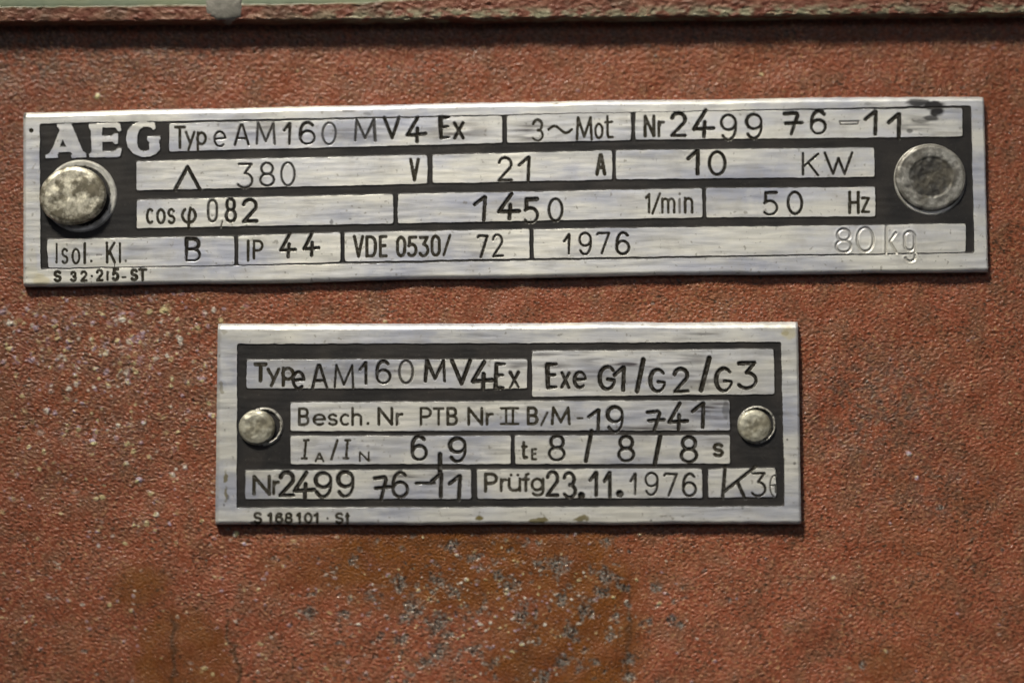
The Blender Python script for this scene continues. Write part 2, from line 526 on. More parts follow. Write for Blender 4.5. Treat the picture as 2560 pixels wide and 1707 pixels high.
# ---------------------------------------------------------------- ledge above
def build_ledge():
    Hl = 50.0
    uu = np.concatenate([np.arange(-3200, -300, 60.0), np.arange(-300, 2860, 4.0), np.arange(2860, 5800, 60.0)])
    n = len(uu)
    low = np.interp(uu, [-4000, 0, 480, 1280, 2560, 6000], [86, 55, 52, 47, 33, -5])
    rng = np.random.default_rng(21)
    wob = np.interp(uu, np.arange(-3300, 5900, 22.0), rng.normal(0, 1.1, len(np.arange(-3300, 5900, 22.0))))
    low = low + wob
    # profile rows: (offset above the lower edge, height), then round the edge and back to the wall
    rows = [(-1500, Hl + 14), (-900, Hl + 10), (-500, Hl + 8), (-300, Hl + 7), (-200, Hl + 6)] + [(-o, Hl + 5) for o in range(150, 48, -4)] + \
           [(-o, Hl + 5 - max(0, 44 - o) * 0.16) for o in range(46, 8, -3)]
    for k in range(7):
        a = k / 6 * math.pi / 2
        rows.append((-7 + 7 * math.sin(a), Hl - 8 + 7 * math.cos(a)))
    for k in range(1, 10):
        rows.append((0.0 - 0.1 * k, (Hl - 8) * (1 - k / 9) - 6 * (k == 9)))
    m = len(rows)
    nz = band_noise(m, n, 22, 4.0, 0, 1.4, 33)
    U = np.tile(uu, (m, 1))
    off = np.array([r[0] for r in rows])[:, None]
    hh = np.array([r[1] for r in rows])[:, None]
    # the lip is drawn on the plane of its own front, so that its edge stands where it was measured
    V = low[None, :] + off
    line = np.interp(uu, [-4000, 0, 480, 560, 900, 980, 1010, 1400, 6000], [24, 20, 15, 15, 10, 4, 2, -12, -60])[None, :] + wob[None, :]
    green = sstep(1.5, -1.5, V - line)
    x, z = plane_point(U, V, Hl)
    rough = (1 - green) * 0.7 + 0.1
    y = -(hh + nz * rough * (hh > 2)) * S
    co = np.stack([x, y, z], -1).reshape(-1, 3)
    i = np.arange(m * n).reshape(m, n)
    q = np.stack([i[:-1, :-1], i[1:, :-1], i[1:, 1:], i[:-1, 1:]], -1).reshape(-1, 4)
    bare = np.clip(sstep(600, 1000, U) * 0.9 + 0.15 + 0 * V, 0, 1) * sstep(-34, -12, off)
    lin = np.exp(-((V - line - 1.5) / 2.2) ** 2) * 0.75
    me = mesh_from('ledge', co, q, dict(green=green, bare=bare + 0 * V, line=lin))
    o = link('housing_ledge', me, mat_ledge())
    tag(o, 'projecting housing ledge with red lip and pale green paint above the upper plate', 'ledge', kind='structure')
    # grey paint blob hanging over the lip
    c0 = (562.0, 14.0)
    na, nr = 40, 10
    rng = np.random.default_rng(5)
    pts = [(0.0, 0.0)]
    ang = np.linspace(0, 2 * math.pi, na, endpoint=False)
    prof = np.interp(ang, [0, 0.5, 1.0, 1.57, 2.1, 2.7, 3.14, 3.9, 4.71, 5.4, 6.28], [46, 50, 44, 42, 42, 52, 50, 52, 56, 56, 46]) + rng.normal(0, 1.6, na)
    vs = []
    for r in range(nr + 1):
        t = r / nr
        for k in range(na):
            du = prof[k] * t * math.cos(ang[k])
            dv = prof[k] * t * math.sin(ang[k])
            vv = c0[1] + dv
            o0 = 52 - vv
            hs = Hl + 5 - max(0, 44 - o0) * 0.16 if o0 > 7 else Hl - 8 + 7 * math.sqrt(max(0, 1 - ((7 - o0) / 7) ** 2)) if o0 >= 0 else Hl - 9 + o0 * 2
            vs.append((c0[0] + du, vv, hs + 4.2 * math.sqrt(max(0, 1 - t ** 3)) - 2.5 * t ** 6))
    vs = np.array(vs)
    xx, zz = plane_point(vs[:, 0], vs[:, 1], Hl)
    co = np.stack([xx, -vs[:, 2] * S, zz], -1)
    q = []
    for r in range(nr):
        for k in range(na):
            a, b = r * na + k, r * na + (k + 1) % na
            q.append((a, a + na, b + na, b))
    me = mesh_from('paint_blob', co, np.array(q))
    b = link('paint_blob', me, mat_plain('grey_filler', (0.20, 0.19, 0.165), (0.29, 0.275, 0.24), 0.05), o)
    tag(b, 'dull grey blob over the red lip')


build_ledge()

# ---------------------------------------------------------------- lettering
D2R = math.pi / 180


def arc(cx, cy, rx, ry, a0, a1):
    n = max(4, int(abs(a1 - a0) / 14))
    return [(cx + rx * math.cos(t * D2R), cy + ry * math.sin(t * D2R)) for t in np.linspace(a0, a1, n)]


EL = arc(.5, .5, .5, .5, 0, 360)
G = {
    '0': [EL],
    'O|': [arc(.5, .3, .5, .3, 180, 360) + arc(.5, .7, .5, .3, 0, 180) + [(0, .3)]],
    '1': [[(0, .36), (.78, .03), (.86, .03), (.80, 1)]],
    '1p': [[(0, .2), (.9, 0), (.9, 1)]],
    '2': [arc(.48, .28, .48, .28, 190, 395) + [(0, 1), (1, .98)]],
    '3': [[(0, .03), (.92, .02), (.42, .40)] + arc(.42, .70, .56, .30, -80, 145)],
    '3r': [arc(.45, .26, .45, .26, 195, 445) + arc(.45, .74, .53, .26, 275, 510)],
    '4': [[(.60, 0), (0, .73), (1, .68)], [(.56, .45), (.52, 1)]],
    '5': [[(.95, 0), (.14, .01), (.10, .42)] + arc(.42, .69, .56, .31, 225, 500)],
    '6': [arc(.52, .52, .52, .52, 312, 180) + [(0, .7)], arc(.5, .70, .5, .30, 0, 360)],
    '7': [[(0, .10), (.1, .03), (1, .03), (.38, 1)]],
    '7x': [[(0, .10), (.62, .04)] + arc(.60, .17, .13, .13, 270, 360) + [(.42, 1)], [(.08, .53), (1, .47)]],
    '8': [arc(.5, .25, .42, .25, 0, 360), arc(.5, .74, .5, .26, 0, 360)],
    '9': [arc(.5, .30, .5, .30, 0, 360), [(1, .3)] + arc(.48, .50, .52, .50, 0, 140)],
    'A': [[(0, 1), (.42, .02), (.55, .02), (1, 1)], [(.17, .68), (.84, .68)]],
    'M': [[(0, 1), (.07, 0), (.5, .88), (.93, 0), (1, 1)]],
    'V': [[(0, 0), (.5, 1), (1, 0)]],
    'W': [[(0, 0), (.3, 1), (.5, .25), (.72, 1), (1, 0)]],
    'K': [[(0, 0), (.05, 1)], [(.95, 0), (.05, .62)], [(.35, .43), (1, 1)]],
    'E': [[(1, 0), (0, .02), (.03, 1), (1, .98)], [(0, .48), (.85, .46)]],
    'X': [[(0, 0), (1, 1)], [(1, 0), (0, 1)]],
    'T': [[(0, 0), (1, 0)], [(.5, 0), (.5, 1)]],
    'H': [[(0, 0), (0, 1)], [(1, 0), (1, 1)], [(0, .5), (1, .5)]],
    'N': [[(0, 1), (0, 0), (1, 1), (1, 0)]],
    'I': [[(.5, 0), (.5, 1)]],
    'II': [[(0, 0), (1, 0)], [(0, 1), (1, 1)], [(.3, 0), (.3, 1)], [(.7, 0), (.7, 1)]],
    'Ii': [[(.62, 0), (.38, 1)], [(.3, 0), (1, 0)], [(0, 1), (.7, 1)]],
    'z': [[(0, 0), (1, 0), (0, 1), (1, 1)]],
    'B': [[(0, 0), (0, 1)], [(0, 0), (.5, 0)] + arc(.5, .24, .42, .24, 270, 450) + [(0, .48)], [(.5, .48)] + arc(.55, .74, .45, .26, 270, 450) + [(0, 1)]],
    'D': [[(0, 0), (0, 1), (.4, 1)] + arc(.45, .65, .55, .35, 90, 0) + arc(.45, .35, .55, .35, 0, -90) + [(0, 0)]],
    'P': [[(0, 1), (0, 0), (.5, 0)] + arc(.5, .27, .5, .27, 270, 450) + [(0, .54)]],
    'S': [arc(.5, .25, .48, .25, 330, 110) + arc(.5, .75, .5, .25, 270, 510)],
    'G': [arc(.52, .5, .52, .5, 318, 20) + [(1.0, .58), (.55, .56)]],
    'y': [[(0, 0), (.5, .62)], [(1, 0), (.3, 1)]],
    'p': [[(0, 0), (0, 1)], arc(.45, .32, .5, .32, 180, 540)],
    'e': [[(0, .5), (1, .46)] + arc(.5, .5, .5, .5, 355, 50)],
    't': [[(.3, 0), (.3, .85), (.45, .98), (1, .97)], [(0, .28), (.9, .26)]],
    'st': [[(.5, 0), (.5, 1)], [(.1, .25), (.9, .25)]],
    'r': [[(0, 0), (0, 1)], [(0, .35), (.4, .05), (1, .04)]],
    'c': [arc(.55, .5, .55, .5, 305, 55)],
    'k': [[(.1, 0), (0, 1)], [(1, .27), (.4, .58), (1, 1)]],
    'g0': [arc(.5, .15, .45, .15, 180, 360) + arc(.5, .47, .45, .16, 0, 180) + [(.05, .15)], [(.98, .12), (1, .85)] + arc(.55, .85, .45, .15, 0, 165)],
    'g': [arc(.45, .34, .45, .34, 0, 360), [(.95, 0), (.95, .75)] + arc(.5, .78, .45, .22, 0, 150)],
    'n': [[(0, 0), (0, 1)], [(0, .4)] + arc(.5, .32, .5, .3, 180, 360) + [(1, 1)]],
    'm': [[(0, 0), (0, 1)], [(0, .4)] + arc(.25, .3, .25, .28, 180, 360) + [(.5, 1)], [(.5, .4)] + arc(.75, .3, .25, .28, 180, 360) + [(1, 1)]],
    'i': [[(.5, .3), (.5, 1)], [(.5, 0), (.5, .03)]],
    'h': [[(0, 0), (0, 1)], [(0, .65)] + arc(.5, .6, .5, .22, 180, 360) + [(1, 1)]],
    'u': [[(0, 0), (0, .6)] + arc(.5, .65, .5, .35, 180, 0) + [(1, 0)], [(1, .5), (1, 1)], [(.17, -.33), (.18, -.32)], [(.82, -.33), (.83, -.32)]],
    'f': [[(.9, .02), (.55, .08), (.45, .25), (.45, 1)], [(0, .34), (.9, .33)]],
    'phi': [arc(.5, .38, .5, .38, 240, -60 + 360 + 0)[::-1] if False else arc(.5, .36, .5, .36, 235, 10) + arc(.5, .36, .5, .36, 10, -50)[1:], [(.62, .0), (.52, .35), (.48, 1)]],
    '/': [[(1, 0), (0, 1)]],
    '-': [[(0, .5), (1, .5)]],
    '[-]': [[(0, 0), (1, 0), (.95, 1), (.05, 1), (0, 0)]],
    ',': [[(1, 0), (.4, 1)]],
    '|': [[(.5, 0), (.5, 1)]],
    '.': [[(.5, .5), (.55, .5)]],
    '~': [[(x, .5 - .5 * math.sin(x * 2 * math.pi)) for x in np.linspace(0, 1, 14)]],
    'tri': [[(0, 1), (.5, 0), (1, 1)]],
    'crack': [[(0, 0), (.9, .5), (.8, 1)]],
    'Kb': [[(.06, 0), (0, 1)], [(1, -.02), (.06, .78)], [(.45, .48), (.68, 1)]],
    '6c': [arc(.8, .5, .8, .5, 275, 100), [(.1, .5), (.95, .46)], [(.95, .46), (.98, .8)]],
}
for k, a in (('x', 'X'), ('o', '0'), ('s', 'S'), ('l', 'I')):
    G[k] = G[a]

R = {1: (40, 230, .2551), 2: (640, 230, .2551), 3: (1240, 230, .2551), 4: (1840, 230, .2721),
     5: (40, 470, .2551), 6: (640, 470, .2551), 7: (1240, 470, .2551), 8: (1840, 470, .2721),
     11: (530, 790, .2126), 12: (1020, 790, .2126), 13: (1510, 790, .2126),
     14: (530, 1060, .2126), 15: (1020, 1060, .2126), 16: (1510, 1060, .2126), 0: (0, 0, 1.0)}


def box(r, b):
    ox, oy, s = R[r]
    return (ox + b[0] * s, oy + b[1] * s, ox + b[2] * s, oy + b[3] * s)


# each field: outline, then the characters (kind p = printed, s = stamped; glyph; sheet; box; width; ink; extra)
FIELDS_A = [
    [[(423, 310), (1256, 290), (1256, 357.5), (423, 379)], [
        ('p', 'T', 1, (1560, 345, 1650, 545), 7.5, .8), ('p', 'y', 1, (1665, 395, 1745, 565), 7, .75), ('p', 'p', 1, (1780, 400, 1860, 575), 7, .75),
        ('s', 'e', 1, (1945, 390, 2050, 535), 6, .8), ('s', 'A', 1, (2145, 320, 2280, 520), 6.5, .85),
        ('s', 'M', 2, (8, 305, 183, 510), 6.5, .75), ('s', '1', 2, (275, 305, 340, 512), 7.5, .85, (0, -.4)), ('s', '6', 2, (432, 300, 572, 510), 7.5, .9, (-.2, -.5)),
        ('s', '0', 2, (652, 303, 782, 515), 6, .7), ('s', 'M', 2, (972, 275, 1168, 478), 7.5, .75, (0.3, 0)), ('s', 'V', 2, (1258, 250, 1405, 450), 9, .9),
        ('s', '4', 2, (1480, 250, 1660, 488), 9.5, .95), ('s', 'E', 2, (1810, 248, 1895, 450), 9, .95, (-.6, -.3)), ('s', 'x', 2, (1945, 305, 2028, 452), 9, .9)]],
    [[(1267.5, 289.5), (1577, 282), (1577, 351), (1267.5, 357.5)], [
        ('p', '3r', 3, (362, 275, 458, 478), 6.5, .78, (0, -.4)), ('p', '~', 3, (515, 335, 740, 402), 7, .8), ('p', 'M', 3, (792, 252, 935, 465), 7, .78),
        ('p', 'o', 3, (972, 315, 1042, 452), 6.5, .8), ('p', 't', 3, (1068, 240, 1142, 450), 6.5, .8)]],
    [[(1589, 281.5), (2406, 271), (2406, 341.6), (1589, 350)], [
        ('p', 'N', 3, (1460, 240, 1545, 430), 8.5, .75), ('p', 'r', 3, (1595, 292, 1640, 430), 7.5, .75),
        ('s', '2', 3, (1722, 208, 1856, 432), 9.5, .95, (0, -.3)), ('s', '4', 3, (1938, 180, 2130, 438), 10, .95), ('s', '9', 3, (2208, 228, 2348, 470), 7.5, .8),
        ('s', '9', 4, (97, 208, 233, 428), 8, .88, (-.4, 0)), ('s', '7x', 4, (442, 185, 605, 388), 9.5, .95, (0, -.3)), ('s', '6', 4, (693, 175, 823, 383), 8.5, .92, (0, -.6)),
        ('s', '[-]', 4, (952, 272, 1125, 300), 4.5, .62), ('s', '1', 4, (1188, 175, 1300, 388), 10, .96), ('s', '1', 4, (1402, 200, 1515, 425), 10.5, .97)]],
    [[(341, 405), (1068.6, 388), (1068.6, 459.6), (341, 476)], [
        ('s', 'tri', 1, (1560, 735, 1800, 955), 10, .95), ('s', '3', 1, (2182, 703, 2318, 940), 6.5, .78),
        ('s', '8', 2, (42, 698, 176, 920), 6.5, .78), ('s', '0', 2, (248, 693, 378, 918), 6, .75), ('p', 'V', 2, (1514, 662, 1588, 862), 8.5, .78)]],
    [[(1081, 388), (1529.5, 377.5), (1530, 449.4), (1082, 458)], [
        ('s', '2', 3, (28, 645, 153, 868), 7.5, .85), ('s', '1', 3, (225, 635, 338, 868), 8.5, .92), ('p', 'A', 3, (988, 615, 1063, 805), 9, .8)]],
    [[(1540, 377), (2185.6, 370), (2186, 442), (1541, 449)], [
        ('s', '1', 3, (1882, 572, 1995, 805), 10.5, .97), ('s', '0', 3, (2090, 590, 2243, 812), 8.5, .85),
        ('s', 'K', 4, (612, 568, 758, 762), 6.5, .85), ('s', 'W', 4, (817, 560, 1068, 752), 7, .85)]],
    [[(342, 500.6), (983, 486), (983, 559), (342, 571)], [
        ('p', 'c', 5, (1283, 210, 1338, 342), 7, .82), ('p', 'o', 5, (1383, 210, 1453, 342), 7, .82), ('p', 's', 5, (1493, 208, 1548, 342), 7, .82),
        ('p', 'phi', 5, (1628, 195, 1756, 395), 7.5, .85), ('s', 'O|', 5, (1883, 118, 1967, 328), 7, .75), ('s', ',', 5, (1995, 325, 2022, 385), 4.5, .7),
        ('s', '8', 5, (2058, 108, 2148, 328), 8.5, .92), ('s', '2', 5, (2228, 115, 2358, 328), 9.5, .95)]],
    [[(994.6, 486), (1755, 472), (1756, 544), (995, 558.5)], [
        ('s', '1', 6, (2140, 82, 2258, 313), 9.5, .95), ('s', '4', 7, (28, 58, 228, 300), 10.5, .96), ('s', '5', 7, (283, 110, 408, 340), 9, .88, (0, -.6)),
        ('s', '0', 7, (518, 108, 648, 322), 7.5, .85), ('p', '1p', 7, (1468, 62, 1502, 240), 6.5, .76), ('p', '/', 7, (1532, 55, 1605, 250), 6.5, .76),
        ('p', 'm', 7, (1628, 105, 1745, 240), 6.5, .74), ('p', 'i', 7, (1785, 58, 1812, 240), 6.5, .55), ('p', 'n', 7, (1852, 100, 1920, 240), 7, .74)]],
    [[(1765.5, 471), (2187.5, 468), (2188, 541), (1766, 544)], [
        ('s', '5', 8, (258, 43, 378, 245), 7.5, .85, (0, -.4)), ('s', '0', 8, (478, 38, 605, 238), 7.5, .82), ('p', 'H', 8, (1043, 38, 1122, 225), 8, .8), ('p', 'z', 8, (1158, 92, 1218, 218), 7, .78)]],
    [[(118.6, 599), (586, 591), (586, 662.6), (120, 670)], [
        ('p', 'I', 5, (385, 548, 405, 728), 6, .8), ('p', 's', 5, (452, 598, 500, 735), 6, .72), ('p', 'o', 5, (552, 598, 618, 738), 6, .75), ('p', 'l', 5, (662, 542, 682, 735), 6.5, .8),
        ('p', '.', 5, (725, 705, 745, 725), 7, .7), ('p', '-', 5, (790, 650, 832, 665), 5, .45), ('p', 'K', 5, (888, 538, 965, 728), 7, .85), ('p', 'l', 5, (1007, 542, 1025, 725), 6, .8),
        ('p', '.', 5, (1062, 705, 1085, 725), 7, .6), ('p', 'crack', 5, (925, 640, 970, 805), 3.2, .85), ('s', 'B', 5, (1670, 498, 1800, 712), 8.5, .85, (0, -.8))]],
    [[(595.6, 590.7), (850.5, 582), (851, 655), (596, 662.5)], [
        ('p', 'I', 5, (2262, 518, 2285, 710), 7, .85), ('p', 'P', 6, (-22, 518, 60, 690), 6.5, .8),
        ('s', '4', 6, (243, 445, 385, 675), 9, .92), ('s', '4', 6, (468, 430, 613, 660), 9, .92)]],
    [[(861.4, 581.6), (1323, 574), (1324, 646), (862, 654.5)], [
        ('p', 'V', 6, (962, 475, 1043, 668), 8, .85), ('p', 'D', 6, (1085, 478, 1168, 668), 8, .85), ('p', 'E', 6, (1215, 475, 1272, 668), 8, .85), ('p', 'O|', 6, (1385, 482, 1455, 663), 8, .82),
        ('p', '5', 6, (1493, 482, 1568, 663), 8, .82), ('p', '3', 6, (1608, 478, 1683, 663), 8, .82), ('p', 'O|', 6, (1723, 472, 1795, 658), 8, .82), ('p', '/', 6, (1838, 462, 1900, 655), 7, .8),
        ('s', '7', 6, (2172, 463, 2263, 675), 7.5, .85), ('s', '2', 7, (-30, 458, 63, 668), 6.5, .8)]],
    [[(1334, 573.6), (2413.6, 560), (2414, 630.5), (1335, 646)], [
        ('s', '1', 7, (668, 455, 725, 648), 6.5, .92, (0, -.4)), ('s', '9', 7, (818, 443, 928, 652), 6.5, .86), ('s', '7', 7, (992, 438, 1108, 640), 6.5, .88), ('s', '6', 7, (1183, 438, 1303, 648), 7.5, .88),
        ('s', '8', 8, (920, 378, 1058, 592), 7, .42), ('s', '0', 8, (1113, 365, 1262, 585), 7, .40), ('s', 'k', 8, (1375, 348, 1470, 595), 7, .36), ('s', 'g0', 8, (1545, 403, 1645, 675), 7.5, .30)]],
]
FRAME_A = [('p', 'S', 5, (378, 818, 432, 908), 7.5, .95), ('p', '3r', 5, (540, 822, 583, 908), 7, .92), ('p', '2', 5, (638, 818, 688, 908), 6.5, .92), ('p', '.', 5, (730, 855, 750, 870), 6, .8),
           ('p', '2', 5, (793, 803, 843, 903), 7, .95), ('p', 'I', 5, (885, 822, 905, 898), 6, .9), ('p', '5', 5, (952, 795, 998, 898), 8, .95), ('p', '-', 5, (1042, 868, 1072, 882), 5, .85),
           ('p', 'S', 5, (1132, 803, 1182, 898), 8, .95), ('p', 'T', 5, (1207, 798, 1273, 900), 7, .92), ('p', '.', 1, (135, 370, 160, 385), 11, 1.0)]
FIELDS_B = [
    [[(617, 899.5), (1318, 898.5), (1318, 970.7), (616.5, 970.7)], [
        ('p', 'T', 11, (508, 565, 628, 755), 10, .92), ('p', 'y', 11, (658, 622, 783, 815), 8.5, .88), ('p', 'p', 11, (835, 612, 958, 812), 8.5, .9),
        ('s', 'e', 11, (953, 655, 1078, 850), 8.5, .92), ('s', 'A', 11, (1178, 575, 1348, 842), 8, .88, (-.2, 0)), ('s', 'M', 11, (1445, 580, 1662, 838), 6.5, .8),
        ('s', '1', 11, (1740, 540, 1825, 792), 8, .9), ('s', '6', 11, (1938, 530, 2092, 790), 8, .9, (0, -.5)), ('s', '0', 11, (2203, 525, 2362, 790), 7, .75),
        ('s', 'M', 12, (205, 520, 432, 765), 9, .9, (-.3, -.2)), ('s', 'V', 12, (518, 520, 733, 792), 11, .97), ('s', '4', 12, (758, 538, 990, 850), 11, .95),
        ('s', 'E', 12, (1035, 560, 1130, 845), 9, .9, (-.5, 0)), ('s', 'x', 12, (1203, 662, 1298, 838), 8, .85, (0, -.5))]],
    [[(1330, 878), (1934, 872.5), (1936, 985), (1331, 991)], [
        ('s', 'E', 12, (1640, 565, 1745, 838), 9.5, .95, (-.5, -.2)), ('s', 'x', 12, (1808, 668, 1893, 838), 8.5, .92), ('s', 'e', 12, (1958, 660, 2088, 838), 8.5, .9, (-.5, 0)),
        ('s', 'G', 13, (-52, 595, 122, 858), 10, .92, (-.4, 0)), ('s', '1', 13, (120, 595, 250, 870), 10.5, .96), ('s', '/', 13, (385, 512, 463, 880), 12.5, .98), ('s', 'G', 13, (543, 630, 713, 885), 9.5, .92, (-.5, -.2)),
        ('s', '2', 13, (828, 620, 985, 888), 10, .94, (0, -.3)), ('s', '/', 13, (1142, 492, 1233, 868), 13, .98), ('s', 'G', 13, (1318, 615, 1498, 878), 9.5, .92, (-.6, -.2)), ('s', '3', 13, (1592, 545, 1790, 845), 10, .95, (-.2, -.2))]],
    [[(726, 1006), (1823.6, 1000.5), (1825, 1075), (726.5, 1077)], [
        ('p', 'B', 0, (748, 1021, 770, 1061), 7, .86), ('p', 'e', 0, (784, 1036, 812, 1061), 6.5, .86), ('p', 's', 0, (822, 1036, 841, 1061), 6.5, .86), ('p', 'c', 0, (852, 1036, 872, 1061), 6.5, .86),
        ('p', 'h', 0, (881, 1020, 902, 1061), 7, .86), ('p', '.', 0, (917, 1056, 922, 1060), 7.5, .86), ('p', 'N', 0, (947, 1020, 979, 1060), 7.5, .88), ('p', 'r', 0, (992, 1034, 1005, 1060), 7, .86),
        ('p', 'P', 0, (1052, 1020, 1076, 1060), 7, .88), ('p', 'T', 0, (1085, 1021, 1107, 1060), 7, .88), ('p', 'B', 0, (1119, 1020, 1141, 1060), 7.5, .88), ('p', 'N', 0, (1171, 1020, 1204, 1060), 7.5, .88),
        ('p', 'r', 0, (1217, 1034, 1231, 1060), 7, .88), ('p', 'II', 0, (1252, 1020, 1295, 1059), 6.5, .9), ('p', 'B', 0, (1320, 1019, 1342, 1059), 8, .92), ('p', '/', 0, (1353, 1031, 1368, 1062), 6, .85),
        ('p', 'M', 0, (1380, 1019, 1423, 1059), 7.5, .9), ('p', '-', 0, (1443, 1044, 1456, 1046), 5, .85), ('s', '1', 0, (1471, 1023, 1501, 1076), 9, .93), ('s', '9', 0, (1519, 1017, 1556, 1079), 9, .92, (-.5, -.3)),
        ('s', '7x', 0, (1618, 1026, 1660, 1074), 9.5, .95), ('s', '4', 0, (1672, 1008, 1718, 1072), 10, .95), ('s', '1', 0, (1731, 1006, 1763, 1067), 10, .96)]],
    [[(726.6, 1090), (1277, 1089), (1277, 1159), (727, 1160)], [
        ('p', 'Ii', 14, (1055, 188, 1135, 402), 6.5, .8), ('p', 'A', 14, (1217, 342, 1308, 435), 5.5, .78), ('p', '/', 14, (1403, 190, 1472, 408), 7, .78), ('p', 'Ii', 14, (1545, 188, 1622, 400), 6.5, .8),
        ('p', 'N', 14, (1738, 328, 1842, 433), 5, .72), ('s', '6', 15, (48, 143, 213, 418), 9.5, .95, (-.1, -.4)), ('s', '|', 15, (370, 355, 380, 560), 13, .98), ('s', '9', 15, (493, 165, 672, 438), 9.5, .94, (-.4, -.2))]],
    [[(1287.5, 1089), (1824, 1088), (1825, 1158), (1288, 1159.5)], [
        ('p', 't', 15, (1345, 215, 1392, 395), 8, .85), ('p', 'E', 15, (1457, 293, 1503, 412), 6, .8), ('s', '8', 15, (1662, 138, 1838, 422), 8.5, .9, (0, -.3)), ('s', '/', 15, (2085, 80, 2162, 430), 11, .96),
        ('s', '8', 16, (173, 142, 348, 432), 9, .92, (0, -.2)), ('s', '/', 16, (592, 112, 668, 470), 12, .97), ('s', '8', 16, (908, 148, 1088, 442), 9.5, .92, (0, -.2)), ('p', 's', 16, (1293, 235, 1388, 368), 9, .9)]],
    [[(614, 1176), (1178, 1174), (1178, 1246), (613.5, 1246.7)], [
        ('p', 'N', 14, (493, 612, 672, 820), 9, .9), ('p', 'r', 14, (722, 675, 778, 815), 8.5, .85), ('s', '2', 14, (802, 565, 958, 838), 11, .96, (0, -.2)), ('s', '4', 14, (968, 568, 1203, 862), 11, .96),
        ('s', '9', 14, (1218, 572, 1398, 852), 10, .94, (-.4, 0)), ('s', '9', 14, (1483, 560, 1658, 848), 10, .94, (-.4, -.2)), ('s', '7x', 14, (1908, 608, 2095, 880), 10, .95), ('s', '6', 14, (2128, 565, 2298, 852), 9, .9),
        ('s', '-', 15, (92, 685, 308, 700), 8.5, .95), ('s', '1', 15, (275, 575, 410, 850), 10.5, .96), ('s', '1', 15, (487, 600, 628, 880), 10.5, .96)]],
    [[(1192.6, 1174), (1755.6, 1171), (1756, 1244), (1193.5, 1246)], [
        ('p', 'P', 15, (910, 585, 1038, 783), 8.5, .85), ('p', 'r', 15, (1093, 648, 1148, 780), 7.5, .85), ('p', 'u', 15, (1188, 640, 1313, 778), 7.5, .85), ('p', 'f', 15, (1352, 578, 1420, 780), 7.5, .85),
        ('p', 'g', 15, (1455, 642, 1593, 832), 7.5, .85), ('s', '2', 15, (1638, 560, 1762, 838), 9.5, .94), ('s', '3r', 15, (1838, 572, 1966, 858), 9.5, .93), ('s', '.', 15, (2025, 820, 2050, 850), 19, .93),
        ('s', '1', 15, (2140, 558, 2228, 833), 9.5, .96), ('s', '1', 16, (5, 562, 80, 855), 10, .96), ('s', '.', 16, (172, 800, 195, 830), 20, 1.0), ('s', '1', 16, (315, 580, 378, 825), 7, .82, (0, -.4)),
        ('s', '9', 16, (488, 573, 628, 832), 6.5, .8), ('s', '7', 16, (707, 578, 853, 838), 7, .85), ('s', '6', 16, (933, 583, 1078, 842), 7.5, .85)]],
    [[(1770, 1172.7), (1938, 1169.5), (1940, 1242), (1771, 1243)], [
        ('s', 'Kb', 16, (1397, 500, 1780, 870), 9.5, .94), ('s', '3', 16, (1748, 572, 1898, 843), 7, .82), ('s', '6c', 16, (1952, 602, 2020, 850), 4.5, .75)]],
]
FRAME_B = [('p', 'S', 14, (498, 1043, 573, 1157), 7, .85), ('p', '1p', 14, (660, 1048, 692, 1150), 7, .85), ('p', '6', 14, (753, 1048, 823, 1150), 7, .85), ('p', '8', 14, (863, 1048, 933, 1152), 7, .85),
           ('p', '1p', 14, (1000, 1048, 1032, 1150), 7, .85), ('p', '0', 14, (1093, 1048, 1168, 1152), 7, .85), ('p', '1p', 14, (1205, 1048, 1240, 1150), 7, .85), ('p', '.', 14, (1345, 1100, 1365, 1112), 6.5, .75),
           ('p', 'S', 14, (1458, 1048, 1533, 1157), 7, .85), ('p', 'st', 14, (1572, 1050, 1607, 1155), 7, .85)]
Z1 = lambda pts: [(40 + x * .2551, 230 + y * .2551) for x, y in pts]
LOGO = [
    (Z1([(400, 316), (540, 308), (600, 450), (655, 580), (690, 608), (690, 642), (545, 648), (538, 625), (552, 612), (535, 588), (420, 592), (402, 615), (412, 628), (410, 646), (290, 652), (288, 628), (325, 605), (360, 545), (428, 375), (415, 350), (400, 345)]),
     [Z1([(458, 465), (492, 536), (426, 538)])]),
    (Z1([(715, 318), (985, 300), (1020, 318), (1032, 385), (1005, 390), (975, 352), (845, 350), (842, 432), (930, 436), (965, 412), (1000, 412), (1000, 508), (972, 516), (945, 490), (845, 490), (845, 582), (960, 585), (1005, 552), (1037, 558), (1020, 632), (985, 642), (720, 642), (715, 615), (738, 592), (735, 385), (715, 350)]), []),
    (Z1([(1365, 360), (1345, 374), (1325, 352), (1290, 342), (1245, 345), (1208, 375), (1188, 430), (1186, 490), (1196, 545), (1225, 578), (1275, 586), (1305, 566), (1308, 500), (1285, 468), (1288, 442), (1412, 435), (1416, 462), (1400, 480), (1413, 560), (1375, 605), (1310, 636), (1230, 638), (1150, 605), (1095, 540), (1078, 460), (1095, 380), (1140, 325), (1200, 295), (1260, 286), (1310, 300), (1342, 294), (1362, 305)]), []),
]

# ---------------------------------------------------------------- plates
THICK = 22.0


def quad_sd(U, V, q, k=0.6):
    """distance inside a four-sided field (clockwise seen from the front), corners a little round"""
    acc = 0
    for i in range(4):
        (x0, y0), (x1, y1) = q[i], q[(i + 1) % 4]
        L = math.hypot(x1 - x0, y1 - y0)
        d = ((x1 - x0) * (V - y0) - (y1 - y0) * (U - x0)) / L
        acc = acc + np.exp(np.clip(-k * d, -60, 60))
    return -np.log(acc) / k


